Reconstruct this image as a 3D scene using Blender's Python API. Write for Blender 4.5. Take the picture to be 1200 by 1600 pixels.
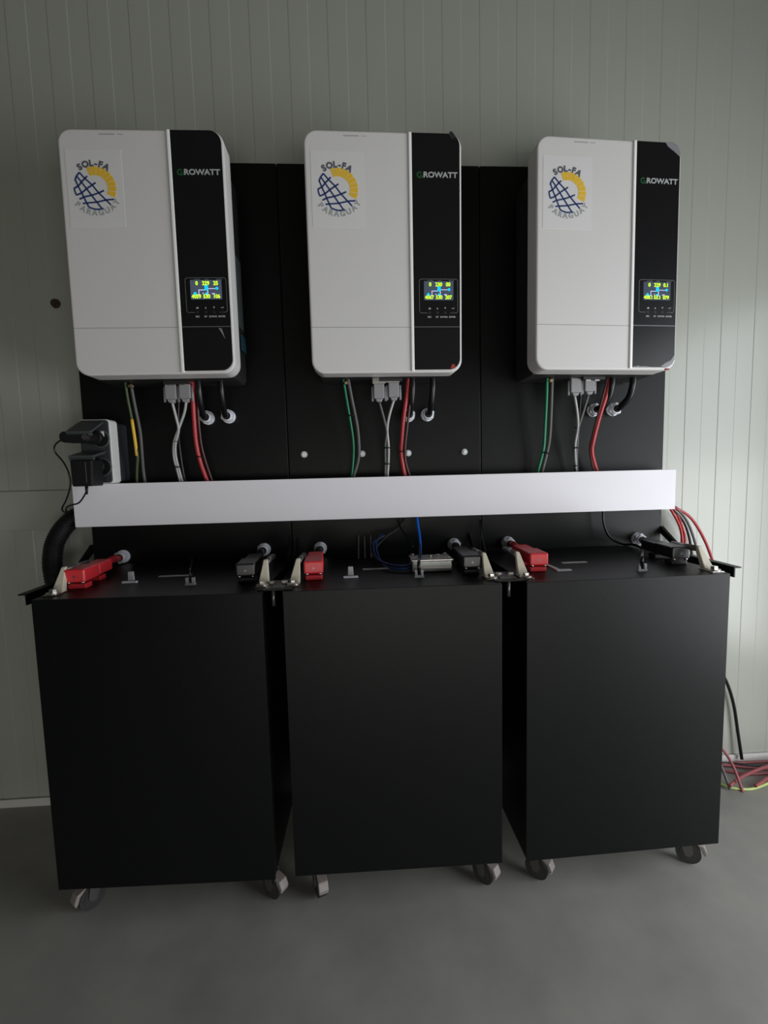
import bpy, bmesh, math, random
from mathutils import Vector, Matrix, Euler
random.seed(4)
C = bpy.context.scene.collection
for o in list(bpy.data.objects): bpy.data.objects.remove(o)

# ------------------------------------------------------------------ camera
YAW, PITCH, ROLL, FPX = -0.0567, -0.0907, -0.0247, 722.65
CAM = Vector((0.1524, -1.1861, 0.8682))
FW = Vector((-math.sin(YAW)*math.cos(PITCH), math.cos(YAW)*math.cos(PITCH), math.sin(PITCH)))
_r = Vector((math.cos(YAW), math.sin(YAW), 0)); _u = _r.cross(FW)
RT = _r*math.cos(ROLL) + _u*math.sin(ROLL)
UP = -_r*math.sin(ROLL) + _u*math.cos(ROLL)
cd = bpy.data.cameras.new('camera'); cam = bpy.data.objects.new('camera', cd); C.objects.link(cam)
cd.sensor_width = 36; cd.sensor_fit = 'AUTO'; cd.lens = FPX/1600*36
cd.clip_start = 0.02
cam.matrix_world = Matrix(((RT.x, UP.x, -FW.x, CAM.x), (RT.y, UP.y, -FW.y, CAM.y), (RT.z, UP.z, -FW.z, CAM.z), (0, 0, 0, 1)))
sc = bpy.context.scene
sc.camera = cam

def at(px, py, y):
    """point of the plane Y=y (world metres) behind a spot of the photograph, used to measure the place"""
    d = FW + RT*((px-600)/FPX) - UP*((py-800)/FPX)
    return CAM + d*((y-CAM.y)/d.y)
def atz(px, py, z):
    d = FW + RT*((px-600)/FPX) - UP*((py-800)/FPX)
    return CAM + d*((z-CAM.z)/d.z)

# ------------------------------------------------------------------ world, lights, exposure
w = bpy.data.worlds.new('world'); sc.world = w; w.use_nodes = True
w.node_tree.nodes['Background'].inputs[0].default_value = (0.75, 0.85, 1.0, 1)
w.node_tree.nodes['Background'].inputs[1].default_value = 0.6
WIN_Y0, WIN_Y1, WIN_Z0, WIN_Z1, WIN_X = -1.75, -0.42, 0.05, 1.52, 1.75
def area(name, loc, rot, sx, sy, power, col):
    l = bpy.data.lights.new(name, 'AREA'); l.shape = 'RECTANGLE'; l.size = sx; l.size_y = sy; l.energy = power; l.color = col
    o = bpy.data.objects.new(name, l); C.objects.link(o); o.location = loc; o.rotation_euler = rot
    return o
# daylight coming through the window in the right-hand wall
ZM = 0.86
area('window_daylight', (WIN_X+0.10, (WIN_Y0+WIN_Y1)/2, (WIN_Z1+ZM)/2), (0, math.radians(90), 0), WIN_Z1-ZM, WIN_Y1-WIN_Y0, 10.5, (0.93, 0.97, 1.0))
area('window_daylight', (WIN_X+0.10, (WIN_Y0+WIN_Y1)/2, (WIN_Z0+ZM)/2), (0, math.radians(90), 0), ZM-WIN_Z0, WIN_Y1-WIN_Y0, 24.0, (0.97, 0.985, 1.0))
# low fill lamp added behind the camera to lift the fronts; no door there
area('low_front_fill', (0.5, -2.43, 0.30), (math.radians(90), 0, 0), 1.8, 0.55, 11.5, (1.0, 0.97, 0.93))
vs = sc.view_settings
sc.display_settings.display_device = 'sRGB'
vs.view_transform = 'Standard'; vs.look = 'None'; vs.gamma = 1; vs.use_curve_mapping = False; vs.exposure = 0.0

# ------------------------------------------------------------------ materials
def mat(name, col, rough=0.5, metal=0.0, spec=0.5, emit=None, es=0.0, noise=0.0, nscale=8.0, bump=0.0, bscale=300.0, coat=0.0, trans=0.0, alpha=1.0):
    m = bpy.data.materials.new(name); m.use_nodes = True
    nt = m.node_tree; b = nt.nodes['Principled BSDF']
    b.inputs['Base Color'].default_value = (*col, 1); b.inputs['Roughness'].default_value = rough
    b.inputs['Metallic'].default_value = metal; b.inputs['Specular IOR Level'].default_value = spec
    b.inputs['Coat Weight'].default_value = coat; b.inputs['Coat Roughness'].default_value = 0.08
    b.inputs['Transmission Weight'].default_value = trans; b.inputs['Alpha'].default_value = alpha
    if emit: b.inputs['Emission Color'].default_value = (*emit, 1); b.inputs['Emission Strength'].default_value = es
    tc = nt.nodes.new('ShaderNodeTexCoord')
    if noise:
        n = nt.nodes.new('ShaderNodeTexNoise'); n.inputs['Scale'].default_value = nscale; n.inputs['Detail'].default_value = 6
        r = nt.nodes.new('ShaderNodeMapRange'); r.inputs['To Min'].default_value = 1-noise; r.inputs['To Max'].default_value = 1+noise
        mx = nt.nodes.new('ShaderNodeVectorMath'); mx.operation = 'SCALE'; mx.inputs[0].default_value = col
        nt.links.new(tc.outputs['Object'], n.inputs['Vector']); nt.links.new(n.outputs['Fac'], r.inputs['Value'])
        nt.links.new(r.outputs['Result'], mx.inputs['Scale']); nt.links.new(mx.outputs['Vector'], b.inputs['Base Color'])
    if bump:
        n2 = nt.nodes.new('ShaderNodeTexNoise'); n2.inputs['Scale'].default_value = bscale; n2.inputs['Detail'].default_value = 3
        bp = nt.nodes.new('ShaderNodeBump'); bp.inputs['Strength'].default_value = bump; bp.inputs['Distance'].default_value = 0.001
        nt.links.new(tc.outputs['Object'], n2.inputs['Vector']); nt.links.new(n2.outputs['Fac'], bp.inputs['Height']); nt.links.new(bp.outputs['Normal'], b.inputs['Normal'])
    return m
M = {}
M['wall'] = mat('painted_panel', (0.385, 0.403, 0.357), 0.26, spec=0.55, noise=0.03, nscale=1.5)
M['plainwall'] = mat('plain_wall', (0.22, 0.21, 0.18), 0.7, noise=0.03, nscale=2)
M['ceiling'] = mat('ceiling_paint', (0.16, 0.145, 0.11), 0.8, noise=0.03, nscale=2)
M['channel'] = mat('base_channel', (0.6, 0.6, 0.57), 0.4, noise=0.02, nscale=5)
def floor_mat():
    m = mat('smooth_concrete', (0.29, 0.29, 0.275), 0.42, spec=0.4)
    nt = m.node_tree; b = nt.nodes['Principled BSDF']; tc = nt.nodes.new('ShaderNodeTexCoord')
    n = nt.nodes.new('ShaderNodeTexNoise'); n.inputs['Scale'].default_value = 4.5; n.inputs['Detail'].default_value = 7; n.inputs['Roughness'].default_value = 0.6
    cr = nt.nodes.new('ShaderNodeValToRGB'); cr.color_ramp.elements[0].position = 0.3; cr.color_ramp.elements[0].color = (0.235, 0.235, 0.22, 1)
    cr.color_ramp.elements[1].position = 0.72; cr.color_ramp.elements[1].color = (0.345, 0.336, 0.312, 1)
    r = nt.nodes.new('ShaderNodeMapRange'); r.inputs['To Min'].default_value = 0.34; r.inputs['To Max'].default_value = 0.52
    nt.links.new(tc.outputs['Object'], n.inputs['Vector']); nt.links.new(n.outputs['Fac'], cr.inputs['Fac']); nt.links.new(cr.outputs['Color'], b.inputs['Base Color'])
    nt.links.new(n.outputs['Fac'], r.inputs['Value']); nt.links.new(r.outputs['Result'], b.inputs['Roughness'])
    return m
M['floor'] = floor_mat()
M['cabinet'] = mat('black_powder_coat', (0.0030, 0.0036, 0.0038), 0.40, spec=0.20, noise=0.12, nscale=30, bump=0.15, bscale=700)
M['cabtop'] = M['cabinet']
M['plate'] = mat('black_panel', (0.0034, 0.0042, 0.0040), 0.42, spec=0.24, noise=0.12, nscale=20, bump=0.2, bscale=500)
M['white'] = mat('white_plastic', (0.67, 0.66, 0.65), 0.45, noise=0.01, nscale=6)
M['strip'] = mat('bright_trim', (0.95, 0.97, 0.95), 0.25, spec=0.7, noise=0.01)
M['duct'] = mat('white_trunking', (0.83, 0.82, 0.87), 0.5, noise=0.015, nscale=12)
M['gloss'] = mat('black_gloss', (0.009, 0.009, 0.010), 0.28, spec=0.35, noise=0.05)
M['case'] = mat('dark_metal_case', (0.018, 0.018, 0.018), 0.5, noise=0.05)
M['seam'] = mat('seam', (0.20, 0.20, 0.20), 0.6, noise=0.05)
M['sticker'] = mat('sticker_paper', (0.695, 0.69, 0.685), 0.5, noise=0.01)
M['navy'] = mat('navy_ink', (0.022, 0.045, 0.16), 0.6, noise=0.05)
M['yellow'] = mat('yellow_ink', (0.80, 0.50, 0.035), 0.6, noise=0.03)
M['inkdark'] = mat('dark_ink', (0.10, 0.105, 0.13), 0.6, noise=0.03)
M['inkgrey'] = mat('grey_ink', (0.36, 0.37, 0.38), 0.6, noise=0.03)
M['faint'] = mat('faint_print', (0.40, 0.40, 0.40), 0.6, noise=0.03)
M['printw'] = mat('white_print', (0.42, 0.44, 0.44), 0.5, noise=0.03)
M['printdim'] = mat('dim_print', (0.16, 0.17, 0.17), 0.5, noise=0.03)
M['printg'] = mat('green_print', (0.012, 0.085, 0.028), 0.5, noise=0.03)
M['screen'] = mat('screen_glow', (0.01, 0.01, 0.015), 0.2, emit=(0.055, 0.072, 0.105), es=1.0)
M['lcdy'] = mat('lcd_yellow', (0.01, 0.01, 0.01), 0.3, emit=(0.60, 0.95, 0.02), es=1.3)
M['lcdc'] = mat('lcd_cyan', (0.01, 0.01, 0.01), 0.3, emit=(0.0, 0.65, 0.95), es=1.0)
M['lcdw'] = mat('lcd_white', (0.01, 0.01, 0.01), 0.3, emit=(0.55, 0.60, 0.95), es=1.0)
M['film'] = mat('peeling_film', (0.24, 0.24, 0.26), 0.35, noise=0.15, nscale=90)
M['redtag'] = mat('red_tag', (0.35, 0.03, 0.025), 0.5, noise=0.05)
M['bluetag'] = mat('blue_tag', (0.015, 0.06, 0.085), 0.5, noise=0.2, nscale=60)
M['labelgrey'] = mat('grey_label', (0.07, 0.085, 0.085), 0.5, noise=0.1, nscale=60)
M['hexwhite'] = mat('white_nylon', (0.78, 0.80, 0.86), 0.4, noise=0.02)
M['cap'] = mat('pale_cap', (0.55, 0.58, 0.53), 0.4, noise=0.03)
M['rubber'] = mat('black_rubber', (0.007, 0.007, 0.008), 0.5, spec=0.3, noise=0.05)
M['cableblack'] = mat('black_cable', (0.006, 0.006, 0.007), 0.28, spec=0.4, noise=0.05)
M['cablered'] = mat('red_cable', (0.42, 0.022, 0.028), 0.35, noise=0.05)
M['cabledark'] = mat('maroon_cable', (0.07, 0.02, 0.02), 0.4, noise=0.05)
M['cablegreen'] = mat('green_cable', (0.0, 0.19, 0.085), 0.4, noise=0.05)
M['cableyellow'] = mat('yellow_cable', (0.75, 0.45, 0.02), 0.4, noise=0.05)
M['cablelime'] = mat('green_yellow_cable', (0.50, 0.62, 0.22), 0.4, noise=0.05)
M['cablegrey'] = mat('grey_cable', (0.42, 0.42, 0.42), 0.4, noise=0.05)
M['cabledim'] = mat('dark_grey_sleeve', (0.09, 0.09, 0.09), 0.5, noise=0.05)
M['cablenavy'] = mat('dark_blue_cable', (0.004, 0.03, 0.14), 0.45, noise=0.05)
M['cablepink'] = mat('dusty_red_cable', (0.30, 0.075, 0.085), 0.5, noise=0.15, nscale=30)
M['cableolive'] = mat('dull_green_cable', (0.055, 0.085, 0.03), 0.5, noise=0.05)
M['cableblue'] = mat('blue_cable', (0.005, 0.13, 0.65), 0.4, noise=0.05)
M['plug'] = mat('grey_hood', (0.27, 0.27, 0.28), 0.5, noise=0.04)
M['redbox'] = mat('red_cover', (0.62, 0.030, 0.040), 0.38, noise=0.04)
M['blackbox'] = mat('black_cover', (0.014, 0.014, 0.016), 0.3, noise=0.04)
M['metal'] = mat('zinc', (0.62, 0.60, 0.56), 0.28, metal=1.0, noise=0.05)
M['brass'] = mat('brass', (0.55, 0.42, 0.24), 0.3, metal=1.0, noise=0.05)
M['cream'] = mat('cream_metal', (0.62, 0.58, 0.47), 0.4, noise=0.04)
M['galv'] = mat('galvanised', (0.36, 0.37, 0.36), 0.35, metal=0.7, noise=0.2, nscale=60)
M['wheel'] = mat('grey_wheel', (0.24, 0.215, 0.205), 0.35, noise=0.05)
M['fork'] = mat('caster_steel', (0.16, 0.15, 0.15), 0.35, metal=0.8, noise=0.1)
M['tread'] = mat('dark_wheel', (0.03, 0.03, 0.03), 0.4, noise=0.05)
M['socketface'] = mat('socket_face', (0.028, 0.031, 0.036), 0.5, noise=0.05)
M['socketlid'] = mat('socket_lid', (0.055, 0.062, 0.064), 0.5, noise=0.05)
M['socketwhite'] = mat('socket_shell', (0.68, 0.70, 0.68), 0.45, noise=0.02)
M['lever'] = mat('grey_lever', (0.42, 0.42, 0.43), 0.45, noise=0.03)
M['clear'] = mat('clear_plug', (0.55, 0.57, 0.58), 0.15, noise=0.05, trans=0.5)
M['brown'] = mat('brown_plug', (0.045, 0.024, 0.014), 0.5, noise=0.3, nscale=80)
M['alu'] = mat('light_label', (0.50, 0.50, 0.50), 0.35, noise=0.05)
M['frame'] = mat('window_frame', (0.55, 0.55, 0.55), 0.5, noise=0.02)

# ------------------------------------------------------------------ mesh helpers
MW = {}     # world matrix of every root we make
class MB:
    def __init__(s): s.v = []; s.f = []; s.sm = []
    def add(s, vs, fs, smooth=False):
        b = len(s.v); s.v += [Vector(v) for v in vs]
        for f in fs: s.f.append([i+b for i in f]); s.sm.append(smooth)
        return s
    def box(s, x0, x1, y0, y1, z0, z1, m=None):
        vs = [Vector((x, y, z)) for z in (z0, z1) for y in (y0, y1) for x in (x0, x1)]
        if m: vs = [m @ v for v in vs]
        return s.add(vs, [(0, 2, 3, 1), (4, 5, 7, 6), (0, 1, 5, 4), (2, 6, 7, 3), (0, 4, 6, 2), (1, 3, 7, 5)])
    def prism(s, poly, axis, a, b, m=None):
        """closed outline extruded from a to b along axis; outline gives the other two coordinates in order"""
        def P(p, t):
            return Vector((t, p[0], p[1])) if axis == 'x' else Vector((p[0], t, p[1])) if axis == 'y' else Vector((p[0], p[1], t))
        n = len(poly); vs = [P(p, a) for p in poly] + [P(p, b) for p in poly]
        if m: vs = [m @ v for v in vs]
        fs = [tuple(range(n)), tuple(range(2*n-1, n-1, -1))] + [(i, i+n, (i+1) % n+n, (i+1) % n) for i in range(n)]
        return s.add(vs, fs)
    def cyl(s, p0, p1, r, n=16, r1=None, smooth=True, rot=0):
        p0 = Vector(p0); p1 = Vector(p1); d = (p1-p0).normalized(); r1 = r if r1 is None else r1
        a = d.orthogonal().normalized()
        if abs(d.y) > .9: a = Vector((1, 0, 0)); a = (a-d*a.dot(d)).normalized()
        if abs(d.z) > .9: a = Vector((1, 0, 0)); a = (a-d*a.dot(d)).normalized()
        b = d.cross(a)
        c = [(math.cos(2*math.pi*i/n+rot), math.sin(2*math.pi*i/n+rot)) for i in range(n)]
        vs = [p0+(a*x+b*y)*r for x, y in c]+[p1+(a*x+b*y)*r1 for x, y in c]
        base = len(s.v)
        s.add(vs, [(i, (i+1) % n, (i+1) % n+n, i+n) for i in range(n)], smooth)
        s.f.append([base+i for i in range(n-1, -1, -1)]); s.sm.append(False)
        s.f.append([base+n+i for i in range(n)]); s.sm.append(False)
        return s
    def tube(s, pts, r, n=8, sub=6):
        P = smooth(pts, sub); rings = []
        up = None
        for i, p in enumerate(P):
            t = (P[min(i+1, len(P)-1)]-P[max(i-1, 0)]).normalized()
            if up is None: up = t.orthogonal().normalized()
            up = (up-t*up.dot(t)).normalized(); b = t.cross(up)
            rr = r(i/(len(P)-1)) if callable(r) else r
            rings.append([p+(up*math.cos(2*math.pi*k/n)+b*math.sin(2*math.pi*k/n))*rr for k in range(n)])
        base = len(s.v)
        for ring in rings: s.v += ring
        for i in range(len(P)-1):
            for k in range(n):
                s.f.append([base+i*n+k, base+i*n+(k+1) % n, base+(i+1)*n+(k+1) % n, base+(i+1)*n+k]); s.sm.append(True)
        s.f.append([base+k for k in range(n-1, -1, -1)]); s.sm.append(False)
        s.f.append([base+(len(P)-1)*n+k for k in range(n)]); s.sm.append(False)
        return s
    def ring(s, c, ax, R, r, n=20, k=6):
        ax = Vector(ax).normalized(); a = ax.orthogonal().normalized(); b = ax.cross(a); c = Vector(c)
        base = len(s.v)
        for i in range(n):
            t = 2*math.pi*i/n; d = a*math.cos(t)+b*math.sin(t)
            for j in range(k):
                q = 2*math.pi*j/k; s.v.append(c+d*(R+r*math.cos(q))+ax*r*math.sin(q))
        for i in range(n):
            for j in range(k):
                s.f.append([base+i*k+j, base+((i+1) % n)*k+j, base+((i+1) % n)*k+(j+1) % k, base+i*k+(j+1) % k]); s.sm.append(True)
        return s
    def build(s, name, m, parent=None, local=False, origin=None, bevel=0, seg=2):
        me = bpy.data.meshes.new(name); o = bpy.data.objects.new(name, me)
        if parent is not None:
            o.parent = parent; vs = s.v if local else [MW[parent.name].inverted() @ v for v in s.v]
            MW[o.name] = MW[parent.name]
        else:
            og = Vector(origin) if origin is not None else Vector((0, 0, 0))
            o.location = og; vs = [v-og for v in s.v]; MW[o.name] = Matrix.Translation(og)
        me.from_pydata([tuple(v) for v in vs], [], s.f)
        for p, q in zip(me.polygons, s.sm): p.use_smooth = q
        me.materials.append(m if not isinstance(m, str) else M[m])
        bm = bmesh.new(); bm.from_mesh(me); bmesh.ops.recalc_face_normals(bm, faces=bm.faces); bm.to_mesh(me); bm.free()
        if bevel:
            b = o.modifiers.new('bevel', 'BEVEL'); b.width = bevel; b.segments = seg; b.limit_method = 'ANGLE'; b.angle_limit = math.radians(40)
        C.objects.link(o)
        return o
def smooth(pts, sub):
    P = [Vector(p) for p in pts]
    if len(P) < 3 or sub < 2: return P
    Q = [P[0]*2-P[1]]+P+[P[-1]*2-P[-2]]; out = []
    for i in range(1, len(Q)-2):
        p0, p1, p2, p3 = Q[i-1:i+3]
        for k in range(sub):
            t = k/sub
            out.append(0.5*((2*p1)+(p2-p0)*t+(2*p0-5*p1+4*p2-p3)*t*t+(3*p1-p0-3*p2+p3)*t**3))
    out.append(P[-1]); return out
def tag(o, label=None, cat=None, group=None, kind=None):
    if label: o['label'] = label
    if cat: o['category'] = cat
    if group: o['group'] = group
    if kind: o['kind'] = kind
    return o
def thing(name, loc, label, cat, group=None, rot=None):
    o = bpy.data.objects.new(name, None); o.empty_display_size = 0.05; C.objects.link(o)
    mt = Matrix.Translation(Vector(loc)) @ (rot.to_4x4() if rot else Matrix.Identity(4))
    o.matrix_world = mt; o.location = mt.to_translation(); o.rotation_euler = mt.to_euler(); MW[o.name] = mt.copy()
    return tag(o, label, cat, group)
def rrect(x0, x1, z0, z1, r, n=8, corners=(1, 1, 1, 1)):
    """rounded rectangle outline, corners = bottom left, bottom right, top right, top left"""
    out = []
    for (cx, cz, a0, on, sx, sz) in ((x0, z0, 180, corners[0], 1, 1), (x1, z0, 270, corners[1], -1, 1), (x1, z1, 0, corners[2], -1, -1), (x0, z1, 90, corners[3], 1, -1)):
        if not on: out.append((cx, cz)); continue
        for k in range(n+1):
            a = math.radians(a0+90*k/n); out.append((cx+sx*r+r*math.cos(a), cz+sz*r+r*math.sin(a)))
    return out
def text_mesh(mb, s, size, mtx, bold=0.0, align='CENTER', sx=1.0, depth=0.0003):
    """letters as thin solid shapes added to mb; mtx maps the text plane (x right, z up, front at -y)"""
    cu = bpy.data.curves.new('t', 'FONT'); cu.body = s; cu.size = size; cu.align_x = align; cu.align_y = 'CENTER'
    cu.extrude = depth; cu.offset = bold; cu.resolution_u = 4
    ob = bpy.data.objects.new('t', cu); C.objects.link(ob)
    dg = bpy.context.evaluated_depsgraph_get(); dg.update()
    me = bpy.data.meshes.new_from_object(ob.evaluated_get(dg))
    vs = [mtx @ Vector((v.co.x*sx, -v.co.z, v.co.y)) for v in me.vertices]
    mb.add(vs, [tuple(p.vertices) for p in me.polygons])
    bpy.data.objects.remove(ob); bpy.data.curves.remove(cu); bpy.data.meshes.remove(me)
T = Matrix.Translation
def Ry(a): return Matrix.Rotation(a, 4, 'Y')

# ------------------------------------------------------------------ the room
XL, XR, YB, YF, ZC = -2.2, WIN_X, -2.5, 0.03, 2.75
def back_wall():
    mb = MB(); P = 0.09263; x0 = 0.0215; d = 0.0007; e = 0.0022
    n0 = int((XL-x0)/P)-1; xs = [(XL, YF)]
    k = n0; prof = []
    while x0+k*P < XR:
        g = x0+k*P
        # the raised band runs from the dark step at g to the light step half a pitch on
        prof += [(g-e/2, YF), (g+e/2, YF-d), (g+P/2-e/2, YF-d), (g+P/2+e/2, YF)]
        if k % 11 == 6: prof[-1:] = [(g+P/2+e/2, YF)]
        k += 1
    prof = [p for p in prof if XL < p[0] < XR]; prof = [(XL, prof[0][1])]+prof+[(XR, prof[-1][1])]
    n = len(prof); vs = [(x, y, 0) for x, y in prof]+[(x, y, ZC) for x, y in prof]
    mb.add(vs, [(i, i+1, i+1+n, i+n) for i in range(n-1)])
    # depth behind
    b = len(mb.v); mb.v += [Vector((XL, YF+.06, 0)), Vector((XR, YF+.06, 0)), Vector((XL, YF+.06, ZC)), Vector((XR, YF+.06, ZC))]
    mb.f.append([b, b+2, b+3, b+1]); mb.sm.append(False)
    o = mb.build('wall_back', 'wall', origin=(0, YF, 0)); tag(o, kind='structure'); return o
back_wall()
def struct(mb, name, m, origin=(0, 0, 0), bevel=0):
    o = mb.build(name, m, origin=origin, bevel=bevel); tag(o, kind='structure'); return o
struct(MB().box(XL-.1, XR+.1, YB-.1, YF+.06, -.08, 0), 'floor', 'floor')
struct(MB().box(XL-.1, XR+.1, YB-.1, YF+.06, ZC, ZC+.08), 'ceiling', 'ceiling')
struct(MB().box(XL-.08, XL, YB, YF+.05, 0, ZC), 'wall_left', 'plainwall')
mb = MB(); mb.box(XR, XR+.08, YB, WIN_Y0, 0, ZC); mb.box(XR, XR+.08, WIN_Y1, YF+.05, 0, ZC); mb.box(XR, XR+.08, WIN_Y0, WIN_Y1, 0, WIN_Z0); mb.box(XR, XR+.08, WIN_Y0, WIN_Y1, WIN_Z1, ZC)
struct(mb, 'wall_right', 'plainwall')
mb = MB(); t = .04
mb.box(XR-.01, XR+.07, WIN_Y0, WIN_Y0+t, WIN_Z0, WIN_Z1); mb.box(XR-.01, XR+.07, WIN_Y1-t, WIN_Y1, WIN_Z0, WIN_Z1)
mb.box(XR-.01, XR+.07, WIN_Y0+t, WIN_Y1-t, WIN_Z0, WIN_Z0+t); mb.box(XR-.01, XR+.07, WIN_Y0+t, WIN_Y1-t, WIN_Z1-t, WIN_Z1)
struct(mb, 'window_1', 'frame')
struct(MB().box(XL, XR, YB-.08, YB, 0, ZC), 'wall_front', 'plainwall')
# base channel the wall panels stand in
mb = MB(); mb.box(XL, XR, YF-.008, YF-.0021, 0.0, .022)
struct(mb, 'baseboard_back', 'channel', origin=(0, YF, 0), bevel=.001)
# flat cover strip across the ribbed wall, left of the black panels
zt = at(50, 767, YF).z; zb = at(50, 828, YF).z
struct(MB().box(XL, -.47, YF-.007, YF-.0021, zb, zt), 'trim_1', 'wall', origin=(-1, YF, zb), bevel=.0015)

# ------------------------------------------------------------------ black backing panels
PX0, PX1, PTOP = -.5124, .9633, 1.6028
seams = [PX0, -.0182, .4743, PX1]
pl = ['left', 'middle', 'right']
for i in range(3):
    mb = MB(); g = .0008
    mb.box(seams[i]+g, seams[i+1]-g, 0, .0275, .50, PTOP)
    o = mb.build('backing_panel', 'plate', origin=((seams[i]+seams[i+1])/2, .02, .50), bevel=.0015)
    tag(o, ['black backing panel behind the leftmost white inverter', 'black backing panel behind the middle inverter, with four pale bolt caps', 'black backing panel behind the rightmost inverter, greyer from daylight'][i], 'panel', 'black backing panels on the wall')
    # screws marks
# pale bolt caps
for i, (px, py) in enumerate([(475, 710), (566, 709), (638, 708), (726, 706)]):
    p = at(px, py, -.004); t = thing('bolt_cap', (p.x, 0, p.z), ['pale round bolt cap on the black panel, farthest left of four', 'pale round bolt cap beside the green cable of the middle inverter', 'pale round bolt cap beside the red cable of the middle inverter', 'pale round bolt cap on the black panel, farthest right of four'][i], 'bolt', 'pale bolt caps on the middle panel')
    MB().cyl((p.x, 0, p.z), (p.x, -.005, p.z), .0088, 20, r1=.0075).build('washer', 'cap', t)
    MB().cyl((p.x, -.005, p.z), (p.x, -.009, p.z), .0045, 6, smooth=False).build('hex_head', 'hexwhite', t)
# brown plugged hole on the wall
p = at(88, 475, YF)
t = thing('wall_plug', (p.x, YF-.002, p.z), 'small dark brown round plug in the wall left of the leftmost inverter', 'plug')
MB().cyl((p.x, YF-.002, p.z), (p.x, YF-.008, p.z), .011, 20, r1=.0095).build('rim', 'brown', t)
MB().cyl((p.x, YF-.008, p.z), (p.x, YF-.010, p.z), .0050, 14).build('screw', 'brown', t)

# ------------------------------------------------------------------ inverters
IW, IH, ID = .330, .4882, .1556
def u2x(u): return (u-.5)*IW
def logo(root, yf):
    """round printed mark on its sticker: name above, sun arc, solar grid, country below"""
    s = MB(); x0, x1, z0, z1 = u2x(.040), u2x(.375), IH-.190, IH-.0405
    s.prism([(x0, z0), (x1, z0), (x1, z1), (x0, z1)], 'y', yf, yf-.0004)
    st = s.build('sticker', 'sticker', root, local=True)
    st['label'] = 'white paper sticker'
    cx, cz, R = u2x(.207), IH-.1145, .0415; y = yf-.0006
    def Q(a, b): return (cx+(a-560)/345*R, cz-(b-740)/360*R)
    g = MB()
    lines = [[(315, 480), (400, 580), (510, 690), (610, 820), (730, 950), (795, 1020)], [(275, 550), (345, 650), (420, 760), (495, 870), (570, 980), (640, 1080)],
             [(240, 600), (285, 720), (330, 820), (370, 920), (430, 1060)], [(315, 480), (262, 550), (235, 620)], [(215, 740), (222, 800), (245, 865)],
             [(215, 745), (290, 700), (340, 640), (400, 580), (440, 540)], [(245, 860), (330, 820), (420, 750), (510, 690), (570, 650)], [(285, 930), (370, 890), (495, 860), (610, 820), (700, 780)],
             [(335, 1000), (430, 990), (570, 975), (730, 940), (855, 930)], [(430, 1060), (500, 1088), (570, 1100), (670, 1085)]]
    for L in lines:
        P = smooth([Vector((*Q(a, b), 0)) for a, b in L], 5); wd = .00160
        left, right = [], []
        for i, q in enumerate(P):
            d = (P[min(i+1, len(P)-1)]-P[max(0, i-1)]).normalized(); nn = Vector((-d.y, d.x, 0))*wd
            left.append((q+nn)); right.append((q-nn))
        for i in range(len(P)-1):
            g.prism([(left[i].x, left[i].y), (left[i+1].x, left[i+1].y), (right[i+1].x, right[i+1].y), (right[i].x, right[i].y)], 'y', yf-.0003, y-.0002)
    g.build('solar_grid_print', 'navy', st, local=True)
    a = MB(); edges = [112, 98, 83, 68, 53, 38, 22, 6, -10, -27]
    for i in range(len(edges)-1):
        a0, a1 = edges[i]-.8, edges[i+1]+.8; k = 4
        ro = R*1.0; ri = R*.60
        outer = [(cx+ro*math.cos(math.radians(a0+(a1-a0)*j/k)), cz+ro*math.sin(math.radians(a0+(a1-a0)*j/k))) for j in range(k+1)]
        sh = .05 if i else .4
        inner = [(cx+ri*math.cos(math.radians(a0+(a1-a0)*j/k)), cz+ri*math.sin(math.radians(a0+(a1-a0)*j/k))) for j in range(k, -1, -1)]
        a.prism(outer+inner, 'y', yf-.0003, y-.0002)
    a.build('sun_print', 'yellow', st, local=True)
    t1 = MB()
    for ch, ang in zip('SOL-FA', (122, 107.5, 94, 83, 72.5, 58.5)):
        th = math.radians(ang); r = R*1.19
        text_mesh(t1, ch, .0165, T((cx+r*math.cos(th)-.0015, y, cz+r*math.sin(th)-.002)) @ Ry(-(th-math.pi/2)), bold=.0009)
    t1.build('name_print', 'inkdark', st, local=True)
    t2 = MB()
    for ch, ang in zip('PARAGUAY', (222, 237, 251, 265, 280, 295.5, 310.5, 325)):
        th = math.radians(ang); r = R*1.20
        text_mesh(t2, ch, .0150, T((cx+r*math.cos(th), y, cz+r*math.sin(th)+.001)) @ Ry(-(th+math.pi/2)), bold=.0006)
    t2.build('country_print', 'inkgrey', st, local=True)

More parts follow.
